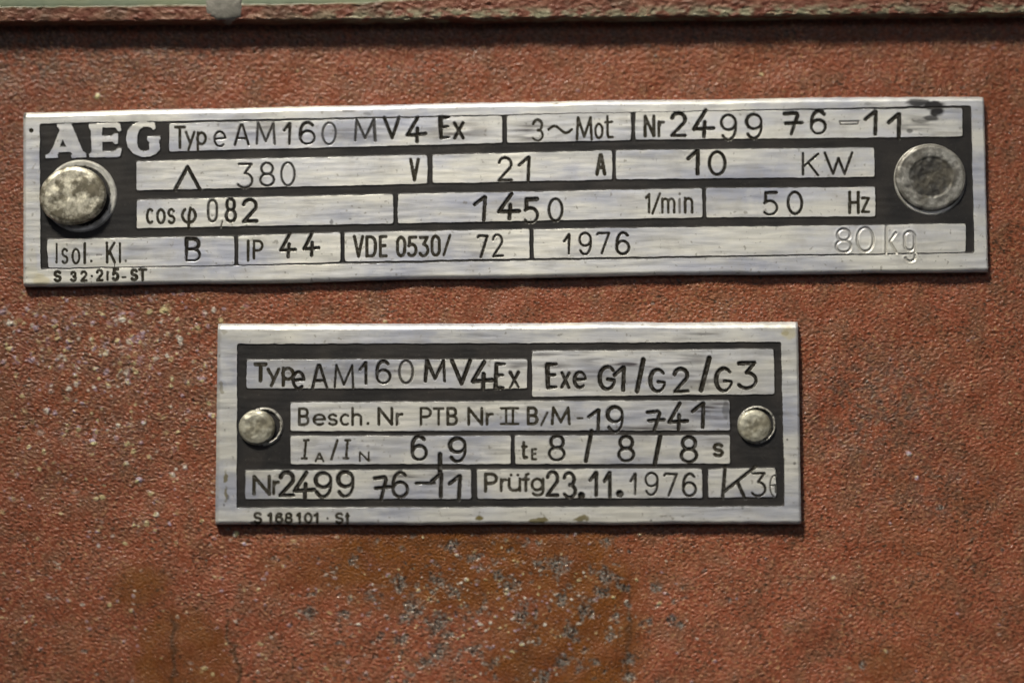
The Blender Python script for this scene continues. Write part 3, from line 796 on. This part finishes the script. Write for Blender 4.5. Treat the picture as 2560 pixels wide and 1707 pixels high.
def poly_sd(U, V, poly):
    ins = np.zeros(U.shape, bool)
    dm = np.full(U.shape, 1e9)
    n = len(poly)
    for i in range(n):
        (x0, y0), (x1, y1) = poly[i], poly[(i + 1) % n]
        c = (y0 > V) != (y1 > V)
        with np.errstate(divide='ignore', invalid='ignore'):
            xx = (x1 - x0) * (V - y0) / ((y1 - y0) if y1 != y0 else 1e-9) + x0
        ins ^= c & (U < xx)
        L2 = (x1 - x0) ** 2 + (y1 - y0) ** 2
        t = np.clip(((U - x0) * (x1 - x0) + (V - y0) * (y1 - y0)) / L2, 0, 1)
        dm = np.minimum(dm, np.hypot(U - x0 - t * (x1 - x0), V - y0 - t * (y1 - y0)))
    return np.where(ins, dm, -dm)


def build_plate(name, P, recess, fields, frame_text, logo, bevel, marks, seed, label, MM):
    step = 1.3
    wpx = P['top'][-1][0] - P['top'][0][0]
    hpx = P['bot'][0][1] - P['top'][0][1]
    nx, ny = int(wpx / step) + 1, int(hpx / step) + 1
    s = np.linspace(0, 1, nx)[None, :]
    t = np.linspace(0, 1, ny)[:, None]
    ul = P['top'][0][0] * (1 - t) + P['bot'][0][0] * t
    ur = P['top'][-1][0] * (1 - t) + P['bot'][-1][0] * t
    U = ul * (1 - s) + ur * s
    rng = np.random.default_rng(seed)

    def wave(k):
        r = np.random.default_rng(seed + k)
        f1 = np.interp(np.arange(nx), np.arange(0, nx + 130, 110), r.normal(0, 0.9, len(np.arange(0, nx + 130, 110))))
        return f1 + np.interp(np.arange(nx), np.arange(0, nx + 30, 17), r.normal(0, 0.3, len(np.arange(0, nx + 30, 17))))
    V = (edge_y(P['top'], U) + wave(91)[None, :]) * (1 - t) + (edge_y(P['bot'], U) + wave(92)[None, :]) * t
    wob = low_noise(ny, nx, 14, step, 1.0, seed) * 0.22
    wob2 = low_noise(ny, nx, 40, step, 1.0, seed + 1) * 0.35
    ew = wob + wob2
    # let the mesh lines follow the borders of the fields
    for qd in [recess] + [f[0] for f in fields]:
        d = quad_sd(U, V, qd, 0.5) + ew
        gu = (quad_sd(U + .5, V, qd, 0.5) - quad_sd(U - .5, V, qd, 0.5))
        gv = (quad_sd(U, V + .5, qd, 0.5) - quad_sd(U, V - .5, qd, 0.5))
        near = np.abs(d) < 0.56 * step
        g2 = gu * gu + gv * gv + 1e-6
        ok = near & (g2 > 0.5)
        U = np.where(ok, U - d * gu / g2, U)
        V = np.where(ok, V - d * gv / g2, V)
    UC = (U[:-1, :-1] + U[1:, :-1] + U[1:, 1:] + U[:-1, 1:]) / 4
    VC = (V[:-1, :-1] + V[1:, :-1] + V[1:, 1:] + V[:-1, 1:]) / 4
    ewc = (ew[:-1, :-1] + ew[1:, :-1] + ew[1:, 1:] + ew[:-1, 1:]) / 4
    fpart = np.zeros(UC.shape, np.int32)
    fpart[quad_sd(UC, VC, recess, 0.5) + ewc > 0] = 1
    for k, (qd, _) in enumerate(fields):
        fpart[quad_sd(UC, VC, qd, 0.5) + ewc > 0] = 10 + k
    for k, (outer, holes) in enumerate(logo):
        d = poly_sd(UC, VC, outer)
        for h in holes:
            d = np.minimum(d, -poly_sd(UC, VC, h))
        fpart[d > 0] = 60 + k
    REC = 1.8
    part = np.zeros((ny, nx), np.int32)             # 0 frame, 1 enamel, 10+k field, 60+k logo letter
    rs = quad_sd(U, V, recess, 0.5) + ew
    H = THICK - REC * sstep(0.3, 2.8, rs)
    part[rs > 0] = 1
    for k, (q, chars) in enumerate(fields):
        d = quad_sd(U, V, q, 0.5) + ew
        up = sstep(-2.8, -0.3, d)
        H = np.maximum(H, THICK - REC + REC * up)
        part[d > 0] = 10 + k
    for k, (outer, holes) in enumerate(logo):
        d = poly_sd(U, V, outer)
        for h in holes:
            d = np.minimum(d, -poly_sd(U, V, h))
        H = np.maximum(H, THICK - REC + REC * sstep(-2.8, -0.3, d))
        part[(d > 0)] = 60 + k
    # lettering: a groove along each stroke
    q = np.full((ny, nx), 9.0)
    dep = np.zeros((ny, nx))
    ink = np.zeros((ny, nx))
    own = np.full((ny, nx), -1, np.int32)
    burr = np.zeros((ny, nx))
    groups = []
    words = []                                       # (field or -1 for the frame, kind) of each word
    for k, chars in [(k, ch) for k, (_, ch) in enumerate(fields)] + [(-1, frame_text)]:
        last = None
        for c in chars:
            b = box(c[2], c[3])
            gap = 0.75 * max(30.0, b[3] - b[1]) if k >= 0 else 34.0
            if last is None or last[0] != c[0] or b[0] - last[1] > gap or b[2] < last[2]:
                words.append((k, c[0]))
            last = (c[0], b[2], b[0])
            groups.append((len(words) - 1, c))
    for k, ch in groups:
        kind, gl, rg, bx, w, inkv = ch[:6]
        gr = ch[6] if len(ch) > 6 else (0, 0)
        x0, y0, x1, y1 = box(rg, bx)
        m = w / 2 + 6
        ci = np.where((U[0] > x0 - m - 14) & (U[0] < x1 + m + 14))[0]
        c0, c1 = ci[0], ci[-1] + 1
        ri = np.where(((V[:, c0:c1] > y0 - m - 14) & (V[:, c0:c1] < y1 + m + 14)).any(1))[0]
        if len(ri) == 0:
            continue
        sl = (slice(ri[0], ri[-1] + 1), slice(c0, c1))
        uu, vv = U[sl], V[sl]
        if kind == 's':
            rot = rng.normal(0, 0.02)
        else:
            rot = 0.0
        cxm, cym = (x0 + x1) / 2, (y0 + y1) / 2
        wl = w * (1.04 if kind == 'p' else 0.97) * (1 + gr[0] * ((uu - x0) / max(x1 - x0, 1) - .5) + gr[1] * ((vv - y0) / max(y1 - y0, 1) - .5))
        wl = np.clip(wl, 3.0, w * 1.6) * (1 + 0.05 * wob[sl])
        best = np.full(uu.shape, 1e9)
        for path in G[gl]:
            pp = [(x0 + a * (x1 - x0), y0 + b * (y1 - y0)) for a, b in path]
            pp = [(cxm + (a - cxm) - rot * (b - cym), cym + (b - cym) + rot * (a - cxm)) for a, b in pp]
            for (ax, ay), (bx_, by_) in zip(pp[:-1], pp[1:]):
                L2 = (bx_ - ax) ** 2 + (by_ - ay) ** 2 + 1e-9
                tt = np.clip(((uu - ax) * (bx_ - ax) + (vv - ay) * (by_ - ay)) / L2, 0, 1)
                best = np.minimum(best, np.hypot(uu - ax - tt * (bx_ - ax), vv - ay - tt * (by_ - ay)))
        qq = best / (wl / 2)
        depth = (0.25 * w + 0.6) if kind == 's' else 0.12 * w
        better = qq < q[sl]
        q[sl] = np.where(better, qq, q[sl])
        dd = depth * np.clip(1 - np.clip(qq, 0, 2) ** 1.6, 0, 1)
        dep[sl] = np.maximum(dep[sl], dd)
        if kind == 's':
            b_ = (0.12 if inkv > .45 else 0.35) * np.exp(-((best - wl / 2 - 2.2) / 2.2) ** 2) * (best > wl / 2)
            burr[sl] = np.maximum(burr[sl], b_)
        g_in = (min(1.0, inkv * 1.15) if kind == 'p' else inkv) * (1 - 0.15 * sstep(0.6, 1.0, qq))
        ink[sl] = np.where(better & (qq < 1.25), g_in, ink[sl])
        own[sl] = np.where(better & (qq < 1.0), k, own[sl])
    ink = np.clip(1.12 * ink * ink * (3 - 2 * ink), 0, 1)
    ondeck = (part != 1)
    H = H - dep * np.where(ondeck, 1.0, 0.35) + burr * ondeck
    H = H + 0.10 * low_noise(ny, nx, 14, step, 6.0, seed + 2) + 0.7 * low_noise(ny, nx, 220, step, 1.0, seed + 3)
    # rounded outer edges
    bt, bl, bb, br = bevel
    for dist, (rad, drop) in ((t * hpx + 0 * s, bt), (s * wpx + 0 * t, bl), ((1 - t) * hpx + 0 * s, bb), ((1 - s) * wpx + 0 * t, br)):
        H = H - drop * np.clip(1 - (dist + 0.5 * ew) / rad, 0, 1.2) ** 1.7
    stain_shade = np.zeros((ny, nx))
    paint = np.zeros((ny, nx))
    yellow = np.zeros((ny, nx))
    smear = np.zeros((ny, nx))
    L3 = low_noise(ny, nx, 9, step, 1.5, seed + 5)
    Ls = low_noise(ny, nx, 9, step, 9.0, seed + 6)
    Lp = low_noise(ny, nx, 160, step, 0.5, seed + 7)
    for (kind, x, y, rx, ry, val) in marks:
        dd = np.hypot((U - x) / rx, (V - y) / ry)
        if kind == 'smear':
            smear = np.maximum(smear, val * sstep(1.2, 0.2, dd) * np.clip(0.75 + 0.8 * Ls, 0, 1.2))
        else:
            mk = val * sstep(1.2, 0.65, dd + (0.30 if kind == 'paint' else 0.12 if rx < 14 else 0.07) * L3)
            arr = dict(stain_shade=stain_shade, paint=paint, yellow=yellow)[kind]
            np.maximum(arr, mk, out=arr)
    smear = np.clip(smear + 0.16 * np.clip(Ls - 0.9, 0, 1.5) * np.clip(0.6 + Lp, 0, 1.2), 0, 0.95)
    x, z = plane_point(U, V, THICK)
    root_x, root_z = plane_point((P['top'][0][0] + P['top'][-1][0]) / 2, (P['top'][0][1] + P['bot'][-1][1]) / 2, 0)
    root = empty(name, (float(root_x), 0, float(root_z)))
    tag(root, label, 'nameplate')
    XYZ = np.stack([x - root_x, -H * S, z - root_z], -1)
    fown = own[:-1, :-1]
    idx = np.arange(ny * nx).reshape(ny, nx)
    quads = np.stack([idx[:-1, :-1], idx[1:, :-1], idx[1:, 1:], idx[:-1, 1:]], -1)
    # true surface normals of the whole plate, so that neighbouring parts shade without a seam
    du = np.gradient(XYZ, axis=1)
    dv = np.gradient(XYZ, axis=0)
    N = np.cross(dv, du)
    N /= np.linalg.norm(N, axis=-1, keepdims=True) + 1e-20
    if N[ny // 2, nx // 2, 1] > 0:
        N = -N
    flat_co, flat_n = XYZ.reshape(-1, 3), N.reshape(-1, 3)
    flat = dict(ink=ink, stain_shade=stain_shade, paint=paint, yellow=yellow, smear=smear)

    def cut(nm, mask, mat, parent, extra=None):
        f = quads[mask]
        if len(f) == 0:
            return None
        use, inv = np.unique(f.ravel(), return_inverse=True)
        co = flat_co[use]
        nn = flat_n[use]
        ff = inv.reshape(-1, 4)
        at = {kk: w.ravel()[use] for kk, w in flat.items()}
        if extra:
            # vertical sides down to the wall and a closing back
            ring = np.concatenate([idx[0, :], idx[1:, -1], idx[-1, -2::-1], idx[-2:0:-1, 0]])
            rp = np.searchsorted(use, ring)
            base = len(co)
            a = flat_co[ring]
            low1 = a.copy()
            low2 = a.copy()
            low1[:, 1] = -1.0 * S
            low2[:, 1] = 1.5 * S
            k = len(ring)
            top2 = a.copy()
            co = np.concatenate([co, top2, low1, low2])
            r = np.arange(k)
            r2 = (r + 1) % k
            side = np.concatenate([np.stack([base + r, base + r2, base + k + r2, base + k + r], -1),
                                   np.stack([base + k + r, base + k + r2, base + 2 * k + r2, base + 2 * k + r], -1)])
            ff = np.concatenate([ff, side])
            cen = np.array([[0, 0, 0]])
            e = [0, nx - 1, nx - 1 + ny - 1, 2 * (nx - 1) + ny - 1]
            ff = np.concatenate([ff, [[base + 2 * k + j for j in e]]])
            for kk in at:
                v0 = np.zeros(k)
                at[kk] = np.concatenate([at[kk], v0, v0 + (0.9 if kk == 'stain_shade' else 0), v0 + (0.9 if kk == 'stain_shade' else 0)])  # sides darken towards the wall: shade around the plate painted in
            nn = np.concatenate([nn, np.zeros((3 * k, 3))])
        me = mesh_from(nm, co, ff, at)
        me.normals_split_custom_set_from_vertices(nn.astype(np.float32))
        return link(nm, me, mat, parent)

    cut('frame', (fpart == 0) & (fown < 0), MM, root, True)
    cut('enamel_ground', (fpart == 1) & (fown < 0), ME, root)
    fr = [c for c in root.children if c.name.startswith('frame')][0]
    for k in range(len(fields)):
        p = cut('field', (fpart == 10 + k) & (fown < 0), MM, root)
        for w, (fk, kd) in enumerate(words):
            if fk == k:
                cut('stamped_word' if kd == 's' else 'printed_word', fown == w, ML_S if kd == 's' else ML_P, p)
    for w, (fk, kd) in enumerate(words):
        if fk == -1:
            cut('printed_word', fown == w, ML_P, fr)
    for k in range(len(logo)):
        cut('logo_letter', (fpart == 60 + k) & (fown < 0), MM, root)
    return root


MARKS_A = [('stain_shade', 2298, 257, 32, 10, .9), ('stain_shade', 2332, 264, 30, 13, .97), ('stain_shade', 2342, 280, 19, 13, .97), ('stain_shade', 2326, 296, 22, 7, .8), ('stain_shade', 2300, 304, 22, 5, .55), ('stain_shade', 2274, 328, 9, 6, .7),
           ('smear', 2290, 310, 75, 30, .55), ('smear', 2250, 262, 130, 10, .5), ('stain_shade', 2170, 260, 10, 4, .35), ('stain_shade', 872, 277, 20, 4, .55), ('stain_shade', 918, 285, 10, 5, .45),
           ('smear', 1335, 332, 80, 26, .9), ('smear', 1470, 345, 60, 10, .5), ('smear', 1130, 330, 120, 28, .55), ('smear', 880, 335, 130, 26, .5), ('smear', 620, 320, 120, 34, .35),
           ('smear', 1600, 395, 240, 10, .25), ('yellow', 100, 700, 24, 16, .5), ('yellow', 78, 660, 16, 50, .2), ('stain_shade', 62, 290, 5, 9, .8), ('stain_shade', 1075, 390, 6, 4, .5),
           ('stain_shade', 98 + 745 * .2551 + 540, 470 + 330 * .2551, 5, 8, .6), ('stain_shade', 640 + 925 * .2551, 470 + 305 * .2551, 5, 2.5, .5), ('smear', 340, 622, 60, 10, .35), ('smear', 1280, 512, 70, 20, .3)]
MARKS_B = [('paint', 1020 + 840 * .2126, 1060 + 1105 * .2126, 9, 8, .95), ('paint', 1020 + 1590 * .2126, 1060 + 1118 * .2126, 14, 7, .9), ('paint', 1020 + 1520 * .2126, 1060 + 1138 * .2126, 20, 4, .85),
           ('paint', 1020 + 2040 * .2126, 1060 + 1100 * .2126, 19, 8, .85), ('paint', 1020 + 2110 * .2126, 1060 + 1125 * .2126, 7, 8, .8), ('paint', 564, 1192, 5, 20, .8), ('paint', 565, 1230, 4, 24, .75), ('stain_shade', 570, 1242, 4, 6, .6),
           ('stain_shade', 560, 1262, 3, 4, .6), ('stain_shade', 632, 1306, 6, 4, .7), ('paint', 1966, 833, 9, 7, .55), ('yellow', 1972, 832, 20, 16, .5), ('paint', 562, 829, 7, 5, .35), ('paint', 553, 972, 4, 18, .5),
           ('stain_shade', 1628, 1300, 4, 3, .7), ('stain_shade', 1856, 1270, 3, 3, .6), ('stain_shade', 1968, 1099, 3, 3, .7), ('stain_shade', 1986, 1158, 4, 4, .6),
           ('smear', 1370, 886, 50, 6, .8), ('smear', 1430, 892, 60, 7, .8), ('smear', 1500, 901, 60, 8, .8), ('smear', 1580, 910, 80, 9, .85), ('smear', 1670, 912, 80, 9, .85), ('smear', 1700, 895, 120, 26, .55), ('smear', 1760, 945, 160, 40, .45), ('smear', 1480, 940, 150, 40, .35), ('smear', 1380, 915, 60, 12, .5),
           ('smear', 900, 930, 300, 34, .35), ('smear', 1300, 912, 40, 14, .7), ('smear', 1780, 1025, 70, 34, .8), ('stain_shade', 1815, 1022, 10, 22, .5), ('smear', 1640, 1070, 140, 10, .7), ('smear', 1790, 1098, 60, 14, .5),
           ('smear', 1010, 1190, 80, 12, .7), ('smear', 1100, 1185, 70, 10, .5), ('smear', 1760, 835, 60, 4, .55), ('smear', 1240, 1130, 60, 12, .3), ('smear', 1950, 1050, 40, 30, .4)]
build_plate('rating_plate', PLATE_A, [(98.5, 309), (2428, 264), (2436, 633), (101, 674)], FIELDS_A, FRAME_A, LOGO,
            ((13, 8.0), (8, 3.0), (9, 5.0), (4, 2.5)), MARKS_A, 41, 'long upper metal rating plate with raised letters in its corner and two large rivets', MM_A)
build_plate('certificate_plate', PLATE_B, [(593, 860), (1953, 854.5), (1962, 1266), (591, 1270)], FIELDS_B, FRAME_B, [],
            ((17, 11.0), (11, 5.0), (8, 4.5), (6, 3.0)), MARKS_B, 61, 'shorter lower metal plate with wide bare rim and two small rivets', MM_B)


# ---------------------------------------------------------------- rivets
def disc(name, cu, cv, prof, mat, parent, origin, noise=0.0, nwl=20, seed=0, dirt=None, ell=1.0, tilt=(0, 0), lump=0.0):
    """round part: prof = list of (radius, height) from the middle outwards"""
    na = 96
    rng = np.random.default_rng(seed)
    rad = np.array([p[0] for p in prof])
    hgt = np.array([p[1] for p in prof])
    t = np.linspace(0, 1, 2 + int(rad.max() / 1.6))
    L = np.concatenate([[0], np.cumsum(np.hypot(np.diff(rad), np.diff(hgt)))])
    Lt = np.linspace(0, L[-1], int(L[-1] / 1.5) + 2)
    rr = np.interp(Lt, L, rad)
    hh = np.interp(Lt, L, hgt)
    ang = np.linspace(0, 2 * math.pi, na, endpoint=False)
    Rm, Am = np.meshgrid(rr, ang, indexing='ij')
    hm = np.repeat(hh[:, None], na, 1)
    out = 1 + lump * (0.5 * np.sin(2 * Am + seed) + 0.35 * np.sin(3 * Am + 2.1 * seed) + 0.2 * np.sin(5 * Am + seed * 1.3))
    Rm = Rm * out
    X = Rm * np.cos(Am)
    Y = Rm * np.sin(Am) * ell
    n = 256
    nz = band_noise(n, n, nwl, 1.0, 0, 1, seed + 50, 0.7)
    ix = np.mod(np.round(X + 128).astype(int), n)
    iy = np.mod(np.round(Y + 128).astype(int), n)
    hm = hm + noise * nz[iy, ix] + (tilt[0] * X + tilt[1] * Y) * sstep(hh.min(), hh.max(), hm)
    px, pz = plane_point(cu, cv, THICK)
    co = np.stack([px + X * S - origin[0], -hm * S - origin[1], pz - Y * S - origin[2]], -1).reshape(-1, 3)
    nr = len(rr)
    idx = np.arange(nr * na).reshape(nr, na)
    nxt = np.roll(idx, -1, 1)
    q = np.stack([idx[:-1], idx[1:], nxt[1:], nxt[:-1]], -1).reshape(-1, 4)
    dv = np.zeros(hm.shape)
    if dirt:
        r0, soft, val = dirt
        dv = val * sstep(r0 + soft, r0 - soft, Rm / out + 5 * nz[iy, ix])
    me = mesh_from(name, co, q, dict(dirt=dv))
    return link(name, me, mat, parent)


ST1 = mat_steel('worn_rivet_steel', (0.74, 0.70, 0.58), (0.085, 0.072, 0.045), (0.50, 0.47, 0.37), 0.40, 0.59, 0.9, 1.1)
ST2 = mat_steel('grey_rivet_steel', (0.38, 0.37, 0.34), (0.10, 0.092, 0.078), (0.28, 0.275, 0.25), 0.43, 0.60, 0.8, 1.4)
ST3 = mat_steel('yellowed_rivet_steel', (0.46, 0.445, 0.365), (0.16, 0.145, 0.10), (0.36, 0.345, 0.28), 0.44, 0.60, 0.8, 1.2)
ST4 = mat_steel('bright_collar_metal', (0.62, 0.61, 0.56), (0.30, 0.285, 0.25), (0.52, 0.51, 0.48))
GRP = 'rivets holding the two plates to the housing'


def rivet(label, head, collar, hprof, cprof, hm, cshade=0, **kw):
    x, z = plane_point(head[0], head[1], THICK)
    org = (float(x), -(THICK - 4) * S, float(z))
    r = empty('rivet', org)
    tag(r, label, 'rivet', GRP)
    disc('rivet_head', head[0], head[1], hprof, hm, r, org, **kw)
    disc('collar', collar[0], collar[1], cprof, ST4, r, org, noise=0.25, nwl=14, seed=kw.get('seed', 0) + 3, lump=0.008, dirt=(cshade, 2, 1.0))  # inner floor painted dark as the shade between head and collar
    return r


B0 = THICK - 5
rivet('large battered rivet with bright uneven head at the left end of the upper plate', (186, 493), (201, 490),
      [(0.5, 54), (40, 53.5), (70, 52), (80, 48.5), (84, 43), (84, 38), (74, 36), (70, 34), (68, B0)],
      [(50, THICK - 3), (73, THICK - 3), (76, THICK + 1), (88, THICK + 1.5), (91, THICK - 0.5), (92.5, THICK - 2.5), (92.5, B0)], ST1, cshade=72, noise=0.4, nwl=70, seed=3, ell=0.885, lump=0.016, tilt=(0.02, 0.01))
rivet('large flat grey rivet with dark dirty centre at the right end of the upper plate', (2326, 445), (2325, 449),
      [(0.5, 30), (50, 30.5), (56, 32.5), (80, 32), (86, 29.5), (88.5, 26), (88.5, 21), (84, 19.5), (80, B0)],
      [(60, THICK + 1), (88, THICK + 1), (91, THICK - 1), (91, B0)], ST2, noise=0.35, nwl=40, seed=8, dirt=(56, 13, .9), ell=0.96, lump=0.008)
rivet('small dull yellowish rivet with bright collar at the left end of the lower plate', (643, 1068.5), (660, 1066),
      [(0.5, 36), (30, 35.5), (40, 33.5), (44.5, 29.5), (45, 26), (38, 24), (34, 24), (33, B0)],
      [(24, THICK - 3), (39, THICK - 3), (41, THICK + 4), (44, THICK + 5), (47, THICK + 2), (48.5, THICK - 2), (48.5, B0)], ST3, cshade=39, noise=0.4, nwl=50, seed=13, ell=0.98, lump=0.014)
rivet('small round rivet with thin collar at the right end of the lower plate', (1886, 1066), (1892, 1062),
      [(0.5, 34), (28, 33.5), (37, 31.5), (41.5, 27.5), (42, 24), (36, 22), (33, B0)],
      [(24, THICK - 3), (41, THICK - 3), (42.5, THICK + 4), (44.5, THICK + 5), (47, THICK + 2), (48, THICK - 2), (48, B0)], ST3, cshade=41, noise=0.35, nwl=50, seed=19, ell=1.0, lump=0.010)
